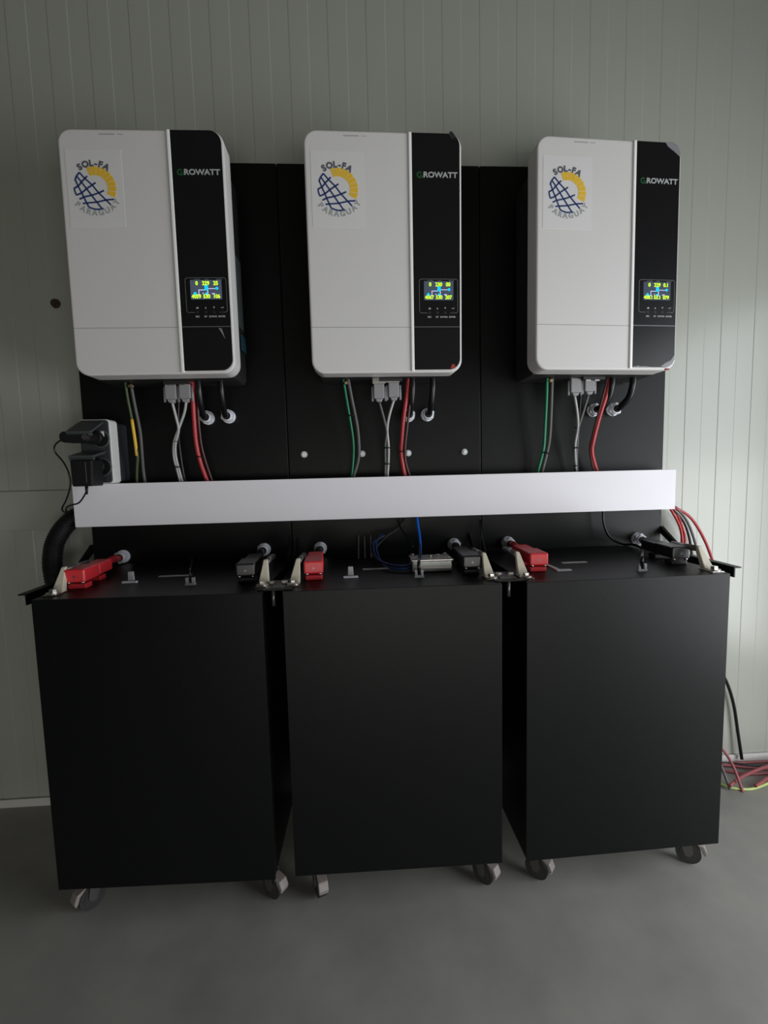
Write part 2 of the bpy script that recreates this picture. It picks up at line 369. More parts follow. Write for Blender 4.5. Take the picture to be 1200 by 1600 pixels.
def inverter(label, xc, ztop, yaw, lean, roll, vals, extra):
    R = Euler((0, 0, yaw)).to_matrix() @ Matrix.Rotation(-lean, 3, 'X') @ Matrix.Rotation(roll, 3, 'Y')
    fc = Vector((xc, -ID, ztop-IH/2))
    loc = fc - R @ Vector((0, -ID, IH/2))
    t = thing('inverter', loc, label, 'inverter', 'white and black solar inverters on the black panels', R)
    yf = -ID
    body = MB(); body.prism(rrect(-IW/2, IW/2, 0, IH, .027, 10), 'y', yf, yf+.050)
    body.build('front_cover', 'white', t, local=True, bevel=.004, seg=3)
    case = MB()
    case.prism([(-.150, .0), (.150, .0), (.156, .012), (.156, IH-.045), (.143, IH-.030), (-.143, IH-.030), (-.156, IH-.045), (-.156, .012)], 'y', yf+.050, -.016)
    c = case.build('rear_case', 'case', t, local=True, bevel=.002)
    c['label'] = 'dark metal rear case'
    for sx in (-1, 1):
        fn = MB(); prof = [(sx*.1555, yf+.056)]
        for k in range(7):
            yy = yf+.060+k*.009; prof += [(sx*.1558, yy), (sx*.1590, yy), (sx*.1590, yy+.004), (sx*.1558, yy+.004)]
        prof += [(sx*.1555, yf+.125)]
        fn.prism(prof, 'z', .10, IH-.09); fn.build('cooling_fins', 'case', t, local=True)
    MB().box(-.11, .11, -.0165, -.0105, .12, IH-.06).build('mounting_bracket', 'galv', t, local=True)
    # gloss panel
    gx0 = u2x(.678); gx1 = IW/2-.0045
    g = MB(); g.prism(rrect(gx0, gx1, .0062, IH-.0022, .0235, 10, (0, 1, 1, 0)), 'y', yf+.002, yf-.0022)
    g.build('gloss_panel', 'gloss', t, local=True, bevel=.0006)
    s = MB(); s.prism([(gx0-.0065, .003), (gx0, .003), (gx0, IH-.0015), (gx0-.0065, IH-.0015)], 'y', yf+.002, yf-.0034)
    s.build('bright_strip', 'strip', t, local=True, bevel=.0012)
    zs = IH*.197
    sm = MB(); sm.box(-IW/2+.0015, gx0-.0066, yf-.00015, yf+.003, zs, zs+.0009)
    sm.build('cover_seam', 'seam', t, local=True)
    sm = MB(); sm.box(gx0+.0002, gx1, yf-.0024, yf-.001, zs, zs+.0009 + (.0006 if extra == 'peel' else 0))
    sm.build('panel_seam', 'film' if extra == 'peel' else 'seam', t, local=True)
    fp = MB(); text_mesh(fp, 'GROWATT', .0052, T((u2x(.30), yf-.0003, IH-.0105)))
    text_mesh(fp, '1.5', .0045, T((u2x(.42), yf-.0003, IH-.0105)))
    fp = MB(); fp.box(u2x(.25), u2x(.345), yf-.0004, yf, IH-.0120, IH-.0095); fp.box(u2x(.36), u2x(.395), yf-.0004, yf, IH-.0115, IH-.0100)
    fp.build('vent_slot', 'faint', t, local=True)
    # brand lettering
    y = yf-.0026; zb = IH*.828
    lt = MB(); text_mesh(lt, 'ROWATT', .0150, T((u2x(.860), y, zb)), bold=.00045, sx=1.12)
    lt.build('white_letters', 'printw', t, local=True)
    gl = MB(); gx = u2x(.727); rr = .0066
    seg = [(50+ (310-0)*k/16) for k in range(17)]
    out = [(gx+rr*math.cos(math.radians(a)), zb+rr*math.sin(math.radians(a))) for a in seg]
    inn = [(gx+rr*.55*math.cos(math.radians(a)), zb+rr*.55*math.sin(math.radians(a))) for a in reversed(seg)]
    for k in range(16):
        gl.prism([out[k], out[k+1], inn[15-k], inn[16-k]], 'y', y, y-.0003)
    gl.box(gx+.0005, gx+rr+.001, y-.0003, y, zb-.0018, zb+.0006); gl.box(gx+rr*.55, gx+rr+.001, y-.0003, y, zb-.0062, zb)
    gl.build('green_letter', 'printg', t, local=True)
    # display
    dx0, dx1 = u2x(.747), u2x(.942); dz1, dz0 = IH*.392, IH*.312
    sc_ = MB(); sc_.prism(rrect(dx0, dx1, dz0, dz1, .0015, 3), 'y', yf-.0020, yf-.0029)
    scr = sc_.build('display', 'screen', t, local=True)
    dw, dh = dx1-dx0, dz1-dz0; ys = yf-.0031
    yl = MB()
    for (s_, a, b) in zip(vals[0], (.21, .50, .82), (.82,)*3): text_mesh(yl, s_, .0108, T((dx0+dw*a, ys, dz0+dh*b)), bold=.00035, sx=.92)
    for (s_, a, b) in zip(vals[1], (.18, .51, .83), (.14,)*3): text_mesh(yl, s_, .0105, T((dx0+dw*a, ys, dz0+dh*b)), bold=.00035, sx=.92)
    yl.build('yellow_digits', 'lcdy', scr, local=True)
    cy = MB()
    def D(a, b): return dx0+dw*a, dz0+dh*b
    def bx(mbb, a0, a1, b0, b1):
        x0, z0 = D(a0, b0); x1, z1 = D(a1, b1); mbb.box(x0, x1, ys-.0002, ys+.0002, z0, z1)
    bx(cy, .455, .565, .46, .72); bx(cy, .47, .555, .22, .34)
    for (a, b, r) in ((.85, .56, .0030), (.145, .29, .0032)):
        x, z = D(a, b)
        cy.cyl((x, ys+.0001, z), (x, ys-.0003, z), r, 16)
    cy.build('cyan_icons', 'lcdc', scr, local=True)
    wl = MB()
    bx(wl, .565, .80, .53, .565); bx(wl, .26, .455, .46, .50); bx(wl, .255, .28, .22, .50); bx(wl, .20, .28, .20, .235); bx(wl, .535, .565, .20, .46); bx(wl, .385, .42, .28, .33); bx(wl, .68, .78, .26, .31)
    wl.build('white_lines', 'lcdw', scr, local=True)
    # outline, icons and captions round the display
    fr = MB(); a0, a1, b0, b1 = u2x(.715), u2x(.972), IH*.257, IH*.402
    o_ = rrect(a0, a1, b0, b1, .005, 5); i_ = rrect(a0+.0008, a1-.0008, b0+.0008, b1-.0008, .0044, 5)
    n = len(o_)
    for k in range(n):
        k2 = (k+1) % n
        if abs(o_[k][0]-o_[k2][0]) > .06 and o_[k][1] < (b0+b1)/2:      # broken along the lower side
            L_, R_ = min(o_[k][0], o_[k2][0]), max(o_[k][0], o_[k2][0])
            fr.box(L_, L_+.012, yf-.0025, yf-.0022, b0, b0+.0008); fr.box(R_-.012, R_, yf-.0025, yf-.0022, b0, b0+.0008)
        else: fr.prism([o_[k], o_[k2], i_[k2], i_[k]], 'y', yf-.0022, yf-.0025)
    for s_, a in (('AC/INV', .79), ('CHG', .85), ('FAULT', .93)): text_mesh(fr, s_, .0040, T((u2x(a), yf-.0024, IH*.3985-.0025)), bold=.0001)
    fr.build('panel_print', 'printdim', t, local=True)
    ic = MB()
    for k, a in enumerate((.786, .838, .890, .942)):
        x = u2x(a)-.001; z = IH*.277
        if k == 0: ic.prism([(x-.003, z-.0018), (x+.003, z-.0018), (x+.0018, z+.0022), (x, z+.0008), (x-.001, z+.0016)], 'y', yf-.0022, yf-.0026)
        if k == 1: ic.prism([(x-.0018, z-.0018), (x+.0018, z-.0018), (x, z+.0020)], 'y', yf-.0022, yf-.0026)
        if k == 2: ic.prism([(x-.0020, z+.0022), (x+.0020, z+.0022), (x, z-.0018)], 'y', yf-.0022, yf-.0026)
        if k == 3: ic.box(x-.003, x+.002, yf-.0026, yf-.0022, z-.0006, z+.0004); ic.box(x+.002, x+.0028, yf-.0026, yf-.0022, z-.0006, z+.0018)
    for s_, a in (('ESC', .782), ('UP', .832), ('DOWN', .878), ('ENTER', .934)): text_mesh(ic, s_, .0048, T((u2x(a), yf-.0024, IH*.240)), bold=.00015)
    ic.build('button_print', 'faint', t, local=True)
    bt = MB()
    for a in (.786, .838, .890, .942): bt.cyl((u2x(a)-.001, yf-.002, IH*.2585), (u2x(a)-.001, yf-.0027, IH*.2585), .0030, 14)
    bt.build('button_row', 'case', t, local=True)
    if extra == 'peel':
        f = MB(); cxr, czt = gx1, IH-.0022
        f.prism([(cxr-.036, czt-.0001), (cxr-.030, czt-.0085), (cxr-.016, czt-.0175), (cxr-.0005, czt-.029), (cxr-.0003, czt-.019), (cxr-.004, czt-.010), (cxr-.011, czt-.003), (cxr-.020, czt+.0015)], 'y', yf-.0022, yf-.0030)
        q = f.build('peeling_film', 'film', t, local=True); q['label'] = 'peeling grey film at the top corner'
        f = MB(); f.prism([(cxr-.034, .0075), (cxr-.022, .0155), (cxr-.010, .021), (cxr-.0005, .034), (cxr-.0005, .024), (cxr-.006, .013), (cxr-.014, .0075), (cxr-.024, .0064)], 'y', yf-.0022, yf-.0030)
        q = f.build('peeling_film', 'film', t, local=True); q['label'] = 'peeling grey film at the bottom corner'
        f = MB(); f.prism([(gx0+.002, .0064), (gx0+.006, .0085), (gx0+.009, .0072), (gx0+.013, .0095), (gx0+.018, .0075), (gx0+.030, .0080), (gx0+.045, .0064)], 'y', yf-.0022, yf-.0028)
        f.build('torn_film', 'film', t, local=True)
        MB().box(cxr-.020, cxr-.012, yf-.002, yf+.004, .0005, .0035).build('red_scuff', 'redtag', t, local=True)
    if extra == 'mid':
        f = MB(); cxr, czt = gx1, IH-.0022
        f.prism([(cxr-.024, czt-.003), (cxr-.019, czt-.010), (cxr-.012, czt-.012), (cxr-.010, czt-.004), (cxr-.016, czt+.003), (cxr-.020, czt+.004)], 'y', yf-.0022, yf-.0030)
        f.build('peeling_film', 'case', t, local=True)
        MB().prism([(cxr-.022, .008), (cxr-.011, .0085), (cxr-.012, .017), (cxr-.018, .0175)], 'y', yf-.0022, yf-.0028).build('red_tag', 'redtag', t, local=True)
    if extra == 'side':
        MB().box(.1592, .1605, -.085, -.040, .12, .275).build('rating_label', 'labelgrey', t, local=True)
        MB().box(.1592, .1625, -.070, -.035, .070, .105).build('warning_label', 'bluetag', t, local=True)
        MB().prism([(gx1-.026, zs-.002), (gx1-.019, zs-.004), (gx1-.013, zs-.025)], 'y', yf-.0022, yf-.0026).build('peeling_film', 'seam', t, local=True)
    logo(t, yf)
    # earth stud under the case and small connector lugs
    st = MB(); st.cyl((u2x(.22), -.075, 0), (u2x(.22), -.075, -.012), .0035, 12); st.cyl((u2x(.22), -.075, -.006), (u2x(.22), -.075, -.011), .0065, 6, smooth=False)
    q = st.build('earth_stud', 'brass', t, local=True)
    lg = MB(); lg.box(u2x(.455), u2x(.62), -.085, -.05, -.006, .001)
    lg.build('port_block', 'case', t, local=True)
    lg = MB()
    for a in (.50, .57): lg.box(u2x(a)-.006, u2x(a)+.006, -.080, -.060, -.0085, -.0055)
    lg.build('port_shell', 'metal', t, local=True)
    return t
Z0 = 1.0945
inverter('leftmost white and black inverter, a sticker label showing on its right side', -.2649, Z0+.4751, -.0033, .0062, -.0026, (('0', '229', '25'), ('4059', '530', '106')), 'side')
inverter('middle white and black inverter with a tiny red tag at its lower corner', .2279, Z0+.4736, .0153, -.0250, .0009, (('0', '230', '00'), ('4067', '530', '207')), 'mid')
inverter('rightmost white and black inverter with grey film peeling at its right corners', .7188, Z0+.4724, .0459, .0140, .0072, (('0', '229', '0.1'), ('408.1', '53.1', '079')), 'peel')

# ------------------------------------------------------------------ white trunking
DX0, DX1, DZ0, DZ1, DY = -.5152, .9575, Z0-.3437, Z0-.2428, -.0594
t = thing('cable_trunking', ((DX0+DX1)/2, 0, DZ0), 'long white cable trunking running across the black panels', 'cable trunking')
mb = MB(); mb.box(DX0+.001, DX1-.001, -.004, -.0005, DZ0+.002, DZ1-.002); mb.box(DX0+.001, DX1-.001, -.045, -.004, DZ0+.002, DZ0+.0045); mb.box(DX0+.001, DX1-.001, -.045, -.004, DZ1-.0045, DZ1-.002)
mb.build('base_channel', 'duct', t)
mb = MB(); mb.box(DX0, DX1, DY, DY+.003, DZ0, DZ1); mb.box(DX0, DX1, DY+.003, DY+.016, DZ0, DZ0+.0018); mb.box(DX0, DX1, DY+.003, DY+.016, DZ1-.0018, DZ1)
mb.build('cover', 'duct', t, bevel=.0008)

# ------------------------------------------------------------------ cable glands on the panels
def gland(px, py, label, group):
    c = at(px, py, -.018)
    t = thing('cable_gland', (c.x, 0, c.z), label, 'cable gland', group)
    MB().cyl((c.x, 0, c.z), (c.x, -.007, c.z), .0165, 20).build('collar', 'hexwhite', t)
    mb = MB(); mb.cyl((c.x, -.007, c.z), (c.x, -.019, c.z), .0165, 6, smooth=False, rot=.35); mb.cyl((c.x, -.019, c.z), (c.x, -.025, c.z), .0140, 20, r1=.0108)
    mb.build('hex_nut', 'hexwhite', t)
    MB().cyl((c.x, -.025, c.z), (c.x, -.0262, c.z), .0095, 16).build('rubber_seal', 'rubber', t)
    return Vector((c.x, -.026, c.z))
GU = 'white glands under the inverters'
gu = [gland(322, 652, 'white hex cable gland under the leftmost inverter, next to the red cable', GU),
      gland(355, 650, 'white hex cable gland under the leftmost inverter, farther from its red cable', GU),
      gland(639, 648, 'white hex cable gland half hidden behind the red cable of the middle inverter', GU),
      gland(669, 647, 'white hex cable gland under the middle inverter, clear of its red cable', GU),
      gland(931, 640, 'white hex cable gland crossed by the red cable of the rightmost inverter', GU),
      gland(962, 639, 'white hex cable gland with thick black cable under the rightmost inverter', GU)]
GL = 'white glands above the cabinets'
gl = [gland(188, 871, 'white hex cable gland feeding the red terminal of the left cabinet', GL),
      gland(411, 860, 'white hex cable gland feeding the black terminal of the left cabinet', GL),
      gland(500, 858, 'white hex cable gland above the red terminal of the middle cabinet', GL),
      gland(711, 852, 'white hex cable gland feeding the black terminal of the middle cabinet', GL),
      gland(796, 849, 'white hex cable gland feeding the red terminal of the right cabinet', GL),
      gland(1001, 843, 'white hex cable gland feeding the black terminal of the right cabinet', GL)]
for i, (g, top, lab) in enumerate(zip(gu, [(-.215, -.06), (-.165, -.06), (.29, -.06), (.335, -.06), (.752, -.06), (.800, -.06)],
        ['black power cable into the gland beside the red cable, leftmost inverter', 'black power cable into the outer gland, leftmost inverter', 'black power cable behind the red cable, middle inverter', 'black power cable into the outer gland, middle inverter', 'black power cable behind the red cable, rightmost inverter', 'black power cable curving into the outer gland, rightmost inverter'])):
    r = .0072 if i != 5 else .0080
    xt = g.x + (.004 if i < 4 else .012)
    pts = [(xt, -.072, Z0-.008), (xt, -.070, Z0-.035), (g.x+.002 if i < 4 else g.x+.010, -.058, g.z+.022), (g.x, -.040, g.z+.003), (g.x, -.022, g.z)]
    o = MB().tube(pts, r, 12).build('power_cable', 'cableblack', origin=(xt, -.072, Z0-.008)); tag(o, lab, 'cable', 'black power cables under the inverters')

# ------------------------------------------------------------------ cables between the inverters and the trunking
ZU = lambda k, n: -.070+(.044)*k/(n-1)
def run(name, pix, r, m, label, ys=None, cat='cable', group=None, n=10, parent=None):
    N = len(pix); P = [at(a, b, (ys[i] if ys else ZU(i, N))) for i, (a, b) in enumerate(pix)]
    mb = MB().tube(P, r, n)
    if parent: return mb.build(name, m, parent)
    o = mb.build(name, m, origin=P[0]); return tag(o, label, cat, group)
def root_at(name, pix, y, label, cat, group=None):
    return thing(name, at(*pix, y), label, cat, group)
EG = 'earth cables in front of the panels'
t = root_at('earth_cable', (214, 750), -.03, 'yellow-green and grey earth cable pair under the leftmost inverter', 'cable', EG)
run('green_core', [(195, 592), (200, 625), (206, 655), (211, 690), (215, 712), (214, 735), (214, 762)], .0030, 'cableolive', '', [-.075, -.068, -.062, -.055, -.048, -.04, -.028], parent=t)
run('yellow_core', [(206, 655), (211, 688), (214, 712)], .0036, 'cableyellow', '', [-.0625, -.0555, -.0485], parent=t)
run('grey_core', [(203, 592), (211, 635), (219, 675), (222, 710), (224, 735), (228, 762)], .0036, 'cabledim', '', None, parent=t)
t = root_at('earth_cable', (550, 742), -.03, 'green and grey earth cable pair under the middle inverter', 'cable', EG)
run('green_core', [(536, 588), (541, 620), (547, 655), (552, 690), (552, 718), (549, 750)], .0030, 'cablegreen', '', parent=t)
run('grey_core', [(543, 588), (550, 625), (558, 665), (561, 700), (559, 722), (550, 752)], .0040, 'cabledim', '', parent=t)
MB().ring(at(549, 650, -.06), (0.1, 0, 1), .0085, .0015).build('cable_tie', 'rubber', t)
t = root_at('earth_cable', (840, 738), -.03, 'green and grey earth cable pair under the rightmost inverter', 'cable', EG)
run('green_core', [(855, 582), (854, 620), (852, 660), (850, 695), (846, 715), (838, 745)], .0036, 'cablegreen', '', parent=t)
run('grey_core', [(863, 582), (861, 640), (859, 680), (855, 705), (845, 745)], .0040, 'cabledim', '', parent=t)
MB().ring(at(853, 708, -.04), (0.2, 0, 1), .0088, .0016).build('cable_tie', 'rubber', t)

def serial(px, py, wpx, pts, cable_m, label, extra=None):
    """grey nine-pin plug with two thumbscrews and its thin cable"""
    c = at(px, py, -.070); w_ = .0145
    t = thing('serial_cable', c, label, 'cable', 'grey serial cables under the inverters')
    mb = MB(); mb.box(c.x-.0125, c.x+.0125, c.y-.008, c.y+.008, c.z-.018, c.z+.016)
    mb.prism([(c.x-.0095, c.z-.018), (c.x+.0095, c.z-.018), (c.x+.0055, c.z-.026), (c.x-.0055, c.z-.026)], 'y', c.y-.007, c.y+.007)
    mb.build('plug_hood', 'plug', t, bevel=.0018)
    mb = MB(); mb.box(c.x-.0145, c.x+.0145, c.y-.006, c.y+.006, c.z+.016, Z0-.0065)
    mb.build('plug_flange', 'metal', t)
    for s in (-1, 1):
        MB().cyl((c.x+s*.0155, c.y-.001, c.z-.024), (c.x+s*.0155, c.y-.001, c.z+.010), .0026, 10).build('thumbscrew', 'plug', t)
    N = len(pts); ys = [-.070+.044*k/N for k in range(1, N+1)]
    P = [Vector((c.x, c.y, c.z-.024))]+[at(a, b, y) for (a, b), y in zip(pts, ys)]
    MB().tube(P, .0031, 9).build('cord', cable_m, t)
    return t
serial(268, 612, 18, [(275, 652), (279, 672), (274, 695), (275, 715), (281, 738), (288, 762)], 'cablegrey', 'left grey serial plug and cable under the leftmost inverter')
serial(290, 611, 18, [(288, 645), (280, 668), (272, 692), (272, 715), (278, 738), (284, 762)], 'cablegrey', 'right grey serial plug and cable under the leftmost inverter')
serial(592, 611, 18, [(600, 655), (604, 675), (602, 695), (602, 720), (602, 752)], 'cabledim', 'left grey serial plug and cable under the middle inverter')
serial(615, 609, 18, [(608, 650), (605, 672), (607, 695), (607, 720), (605, 752)], 'cablegrey', 'right grey serial plug and cable under the middle inverter')
serial(898, 602, 18, [(902, 645), (903, 668), (899, 692), (899, 715), (901, 742)], 'cablegrey', 'left grey serial plug and cable under the rightmost inverter')
serial(920, 600, 18, [(911, 645), (904, 668), (902, 692), (901, 715), (902, 742)], 'cabledim', 'right grey serial plug and cable under the rightmost inverter')
for (pts, lab) in (([(281, 592), (279, 640), (279, 675), (281, 700), (286, 735), (292, 762)], 'thin black wire among the serial cables, leftmost inverter'),
                   ([(909, 585), (906, 640), (903, 675), (902, 700), (898, 742)], 'thin black wire among the serial cables, rightmost inverter')):
    run('thin_wire', pts, .0024, 'cableblack', lab, group='thin black wires under the inverters')
for ps, lab in (([(276, 690), (277, 730)], 'left'), ([(605, 668), (605, 700), (605, 725)], 'mid'), ([(903, 668), (900, 700), (900, 728)], 'right')):
    for k, q in enumerate(ps):
        c = at(*q, -.045); o = MB().ring(c, (0, 0, 1), .0066, .0014).build('cable_tie', 'rubber', origin=c)
        tag(o, 'small black cable tie round the serial cables of the %s inverter' % {'left': 'leftmost', 'mid': 'middle', 'right': 'rightmost'}[lab], 'cable tie', 'ties on the %s serial cables' % {'left': 'leftmost', 'mid': 'middle', 'right': 'rightmost'}[lab])
RG = 'red solar cables under the inverters'
def redpair(p1, p2, r1, label, ties, rm='cablered'):
    t = root_at('red_cable', p1[-1], -.03, label, 'cable', RG)
    run('red_core', p1, r1, rm, '', parent=t, n=12); run('dark_core', p2, .0028, 'cabledark', '', parent=t)
    for q in ties: MB().ring(at(*q, -.045), (0.05, 0, 1), .0078, .0013).build('cable_tie', 'rubber', t)
redpair([(302, 590), (302, 630), (304, 665), (307, 695), (314, 725), (328, 762)], [(309, 590), (309, 630), (312, 675), (318, 710), (335, 762)], .0052, 'red cable with thin dark core leaving the leftmost inverter', [(312, 714)])
redpair([(639, 585), (636, 615), (631, 650), (628, 685), (627, 710), (634, 752)], [(643, 585), (641, 625), (636, 670), (633, 700), (634, 722), (643, 752)], .0052, 'red cable with thin dark core leaving the middle inverter', [(631, 647), (628, 706)])
redpair([(956, 582), (948, 615), (937, 650), (928, 685), (925, 708), (935, 745)], [(952, 582), (944, 612), (934, 650), (926, 680), (922, 706), (930, 745)], .0052, 'red cable leaving the rightmost inverter', [(936, 651)])

# ------------------------------------------------------------------ battery cabinets on casters
CT, CB = Z0-.4427, Z0-1.0038
def caster(root, x, y, ang):
    m = T((x, y, 0)) @ Matrix.Rotation(ang, 4, 'Z')
    mb = MB(); mb.box(-.022, .022, -.022, .022, CB-.0035, CB-.0002, m)
    mb.cyl(m @ Vector((0, 0, CB-.0036)), m @ Vector((0, 0, CB-.014)), .012, 16)
    mb.box(-.0125, .0125, -.012, .020, CB-.020, CB-.014, m)
    for a_, b_ in ((-.0125, -.0100), (.0100, .0125)):
        mb.prism([(-.012, CB-.014), (.018, CB-.014), (.027, .030), (.022, .020), (.012, .020), (-.002, CB-.034)], 'x', a_, b_, m)
    fk = mb.build('caster', 'fork', root)
    w = MB(); w.cyl(m @ Vector((-.0085, .018, .0255)), m @ Vector((.0085, .018, .0255)), .0240, 28)
    w.build('wheel', 'tread', fk)
    for s_ in (-1, 1):
        w = MB(); w.cyl(m @ Vector((s_*.0085, .018, .0255)), m @ Vector((s_*.0098, .018, .0255)), .017, 20); w.build('hub_cap', 'tread', fk)
    w = MB(); w.prism([(.024, .056), (.046, .050), (.052, .036), (.049, .026), (.0445, .032), (.040, .043)], 'x', -.010, .010, m)
    w.build('brake_pedal', 'wheel', fk, bevel=.002)
def cabinet(xc, W, ky, yaw, label, angs):
    y0 = -.3476-ky; D = .338 - max(0, ky)
    rot = Euler((0, 0, yaw)).to_matrix()
    t = thing('battery_cabinet', (xc, y0+D/2, 0), label, 'cabinet', 'black battery cabinets standing on casters', rot)
    m = MW[t.name]; h = D/2
    mb = MB(); mb.box(-W/2+.0015, W/2-.0015, -h+.0015, h, CB, CT-.0012)
    mb.build('body', 'cabinet', t, local=True, bevel=.0015)
    mb = MB(); mb.box(-W/2, W/2, -h+.001, h, CT-.0011, CT)
    mb.build('top_plate', 'cabtop', t, local=True)
    mb = MB(); mb.box(-W/2, W/2, -h, -h+.0016, CB-.001, CT-.0002)
    mb.build('front_panel', 'cabinet', t, local=True, bevel=.0006)
    fw = MB()
    i = 0
    for sx in (-1, 1):
        for sy in (-1, 1):
            root = t
            p = Vector((sx*(W/2-.034), sy*(h-.068 if sy < 0 else h-.05), 0))
            # casters are laid out in the cabinet's own frame
            wp = m @ p
            caster(t, wp.x, wp.y, angs[i]); i += 1
    return t
cabinet(-.2256, .4096, .0, -.030, 'left black battery cabinet on casters, its front almost unlit', (2.5, .3, -2.2, 1.9))
cabinet(.2153, .4056, .004, -.010, 'middle black battery cabinet on casters, between the other two', (-2.8, .6, -2.4, 2.2))
cabinet(.6630, .4052, .002, .022, 'right black battery cabinet on casters, lit greyest by the daylight', (-2.3, 1.0, -2.1, .3))

# ------------------------------------------------------------------ battery terminals on top
def terminal(xf, xb, m, mc, glandp, label, group, yfr=-.276, h=.026, cable_r=.0082):
    """cover in two blocks on bolted feet, running back towards its gland"""
    t = thing('terminal_cover', (xf, yfr, CT), label, 'battery terminal', group)
    ax = math.atan2(-(xb-xf), .13)
    mm = T((xf, yfr, CT)) @ Matrix.Rotation(ax, 4, 'Z')
    mb = MB(); mb.box(-.019, .019, 0, .062, .014, .014+h, mm); mb.build('front_block', m, t, bevel=.0035, seg=3)
    mb = MB(); mb.box(-.0165, .0165, .067, .125, .014, .012+h, mm); mb.build('rear_block', m, t, bevel=.0035, seg=3)
    mb = MB(); mb.box(-.010, .010, .060, .069, .016, .010+h, mm); mb.build('neck', m, t)
    for sy, wd in ((.006, .017), (.074, .013)):
        mb = MB(); mb.box(-wd, wd, sy, sy+.026, .0002, .0105, mm); mb.build('foot', m, t, bevel=.002)
        mb = MB()
        for s in (-1, 1): mb.cyl(mm @ Vector((s*(wd-.004), sy-.001, .0105)), mm @ Vector((s*(wd-.004), sy-.001, .0165)), .0032, 10)
        mb.build('bolt_pair', 'metal', t)
    mb = MB(); mb.cyl(mm @ Vector((0, -.0005, .014+h*.45)), mm @ Vector((0, .002, .014+h*.45)), .0022, 12); mb.build('screw', 'fork', t)
    e = mm @ Vector((0, .118, .014+h*.5)); g = glandp
    MB().tube([e, e+(mm.to_3x3() @ Vector((0, .02, 0))), (e+g)/2+Vector((0, .012, .003)), g+Vector((0, -.012, 0)), g+Vector((0, .004, 0))], cable_r, 12).build('cable', mc, t)
    return t
RB = 'red battery terminals on the cabinets'; BB = 'black battery terminals on the cabinets'
terminal(-.397, -.406, 'redbox', 'cablered', gl[0], 'red terminal cover on the left cabinet beside its outer clamp', RB)
terminal(-.072, -.077, 'blackbox', 'cableblack', gl[1], 'black terminal cover on the left cabinet', BB)
terminal(.061, .055, 'redbox', 'cableblack', gl[2], 'red terminal cover on the middle cabinet', RB)
terminal(.381, .381, 'blackbox', 'cableblack', gl[3], 'black terminal cover on the middle cabinet beside the metal box', BB)
terminal(.519, .522, 'redbox', 'cablered', gl[4], 'red terminal cover on the right cabinet', RB)
terminal(.830, .838, 'blackbox', 'cableblack', gl[5], 'black terminal cover on the right cabinet', BB, yfr=-.262)

# corner clamps: cream wedge, washer, bolt, dark bar running back
CG = 'cream corner clamps on the cabinet tops'
def clamp(x, y, label, dx=0, bar=.075):
    t = thing('corner_clamp', (x, y, CT), label, 'clamp', CG)
    z = CT+.001; hgt = .044
    w0, w1 = .0105, .0038
    A = [(x-w0, y-.004, z), (x+w0, y-.004, z), (x+w0, y+.010, z), (x-w0, y+.010, z), (x-w1+dx, y+.022, z+hgt), (x+w1+dx, y+.022, z+hgt), (x+w1+dx, y+.030, z+hgt), (x-w1+dx, y+.030, z+hgt)]
    MB().add(A, [(0, 1, 2, 3), (4, 5, 6, 7), (0, 1, 5, 4), (1, 2, 6, 5), (2, 3, 7, 6), (3, 0, 4, 7)]).build('wedge', 'cream', t, bevel=.0015)
    MB().box(x-.012, x+.012, y-.026, y+.012, CT, CT+.002).build('base_flange', 'metal', t, bevel=.0006)
    mb = MB(); mb.cyl((x, y-.014, CT+.002), (x, y-.014, CT+.0045), .0115, 24); mb.build('washer', 'metal', t)
    mb = MB(); mb.cyl((x, y-.014, CT+.0045), (x, y-.014, CT+.0105), .0065, 6, smooth=False); mb.build('bolt', 'metal', t)
    MB().cyl((x+dx, y+.026, z+hgt-.006), (x+dx*1.5, y+.026+bar, z+hgt-.008), .0062, 12).build('bar', 'fork', t)
clamp(-.418, -.294, 'cream corner clamp at the outer left corner of the left cabinet')
clamp(-.034, -.292, 'cream corner clamp on the left cabinet beside the middle cabinet', dx=.001)
clamp(.0250, -.292, 'cream corner clamp on the middle cabinet beside the left cabinet', dx=.006)
clamp(.408, -.300, 'cream corner clamp on the middle cabinet beside the right cabinet', dx=-.004)
clamp(.476, -.302, 'cream corner clamp on the right cabinet beside the middle cabinet', dx=-.004)
clamp(.8545, -.308, 'cream corner clamp at the outer right corner of the right cabinet', dx=-.004)
# link plates over the gaps
for x, lab in ((-.0045, 'metal link plate bolted over the gap between left and middle cabinets'), (.4395, 'metal link plate bolted over the gap between middle and right cabinets')):
    t = thing('link_plate', (x, -.30, CT), lab, 'bracket', 'link plates over the cabinet gaps')
    MB().box(x-.032, x+.032, -.340, -.330, CT+.0002, CT+.0028).build('plate', 'cabinet', t)
    MB().box(x-.0165, x+.0165, -.329, -.270, CT+.0002, CT+.0028).build('tab', 'fork', t)
    for s in (-1, 1): MB().cyl((x+s*.0115, -.30, CT+.0028), (x+s*.0115, -.30, CT+.0085), .0065, 6, smooth=False).build('bolt', 'metal', t)
    MB().cyl((x-.004, -.335, CT-.030), (x-.004, -.335, CT+.0002), .0035, 10).build('hanging_bolt', 'fork', t)

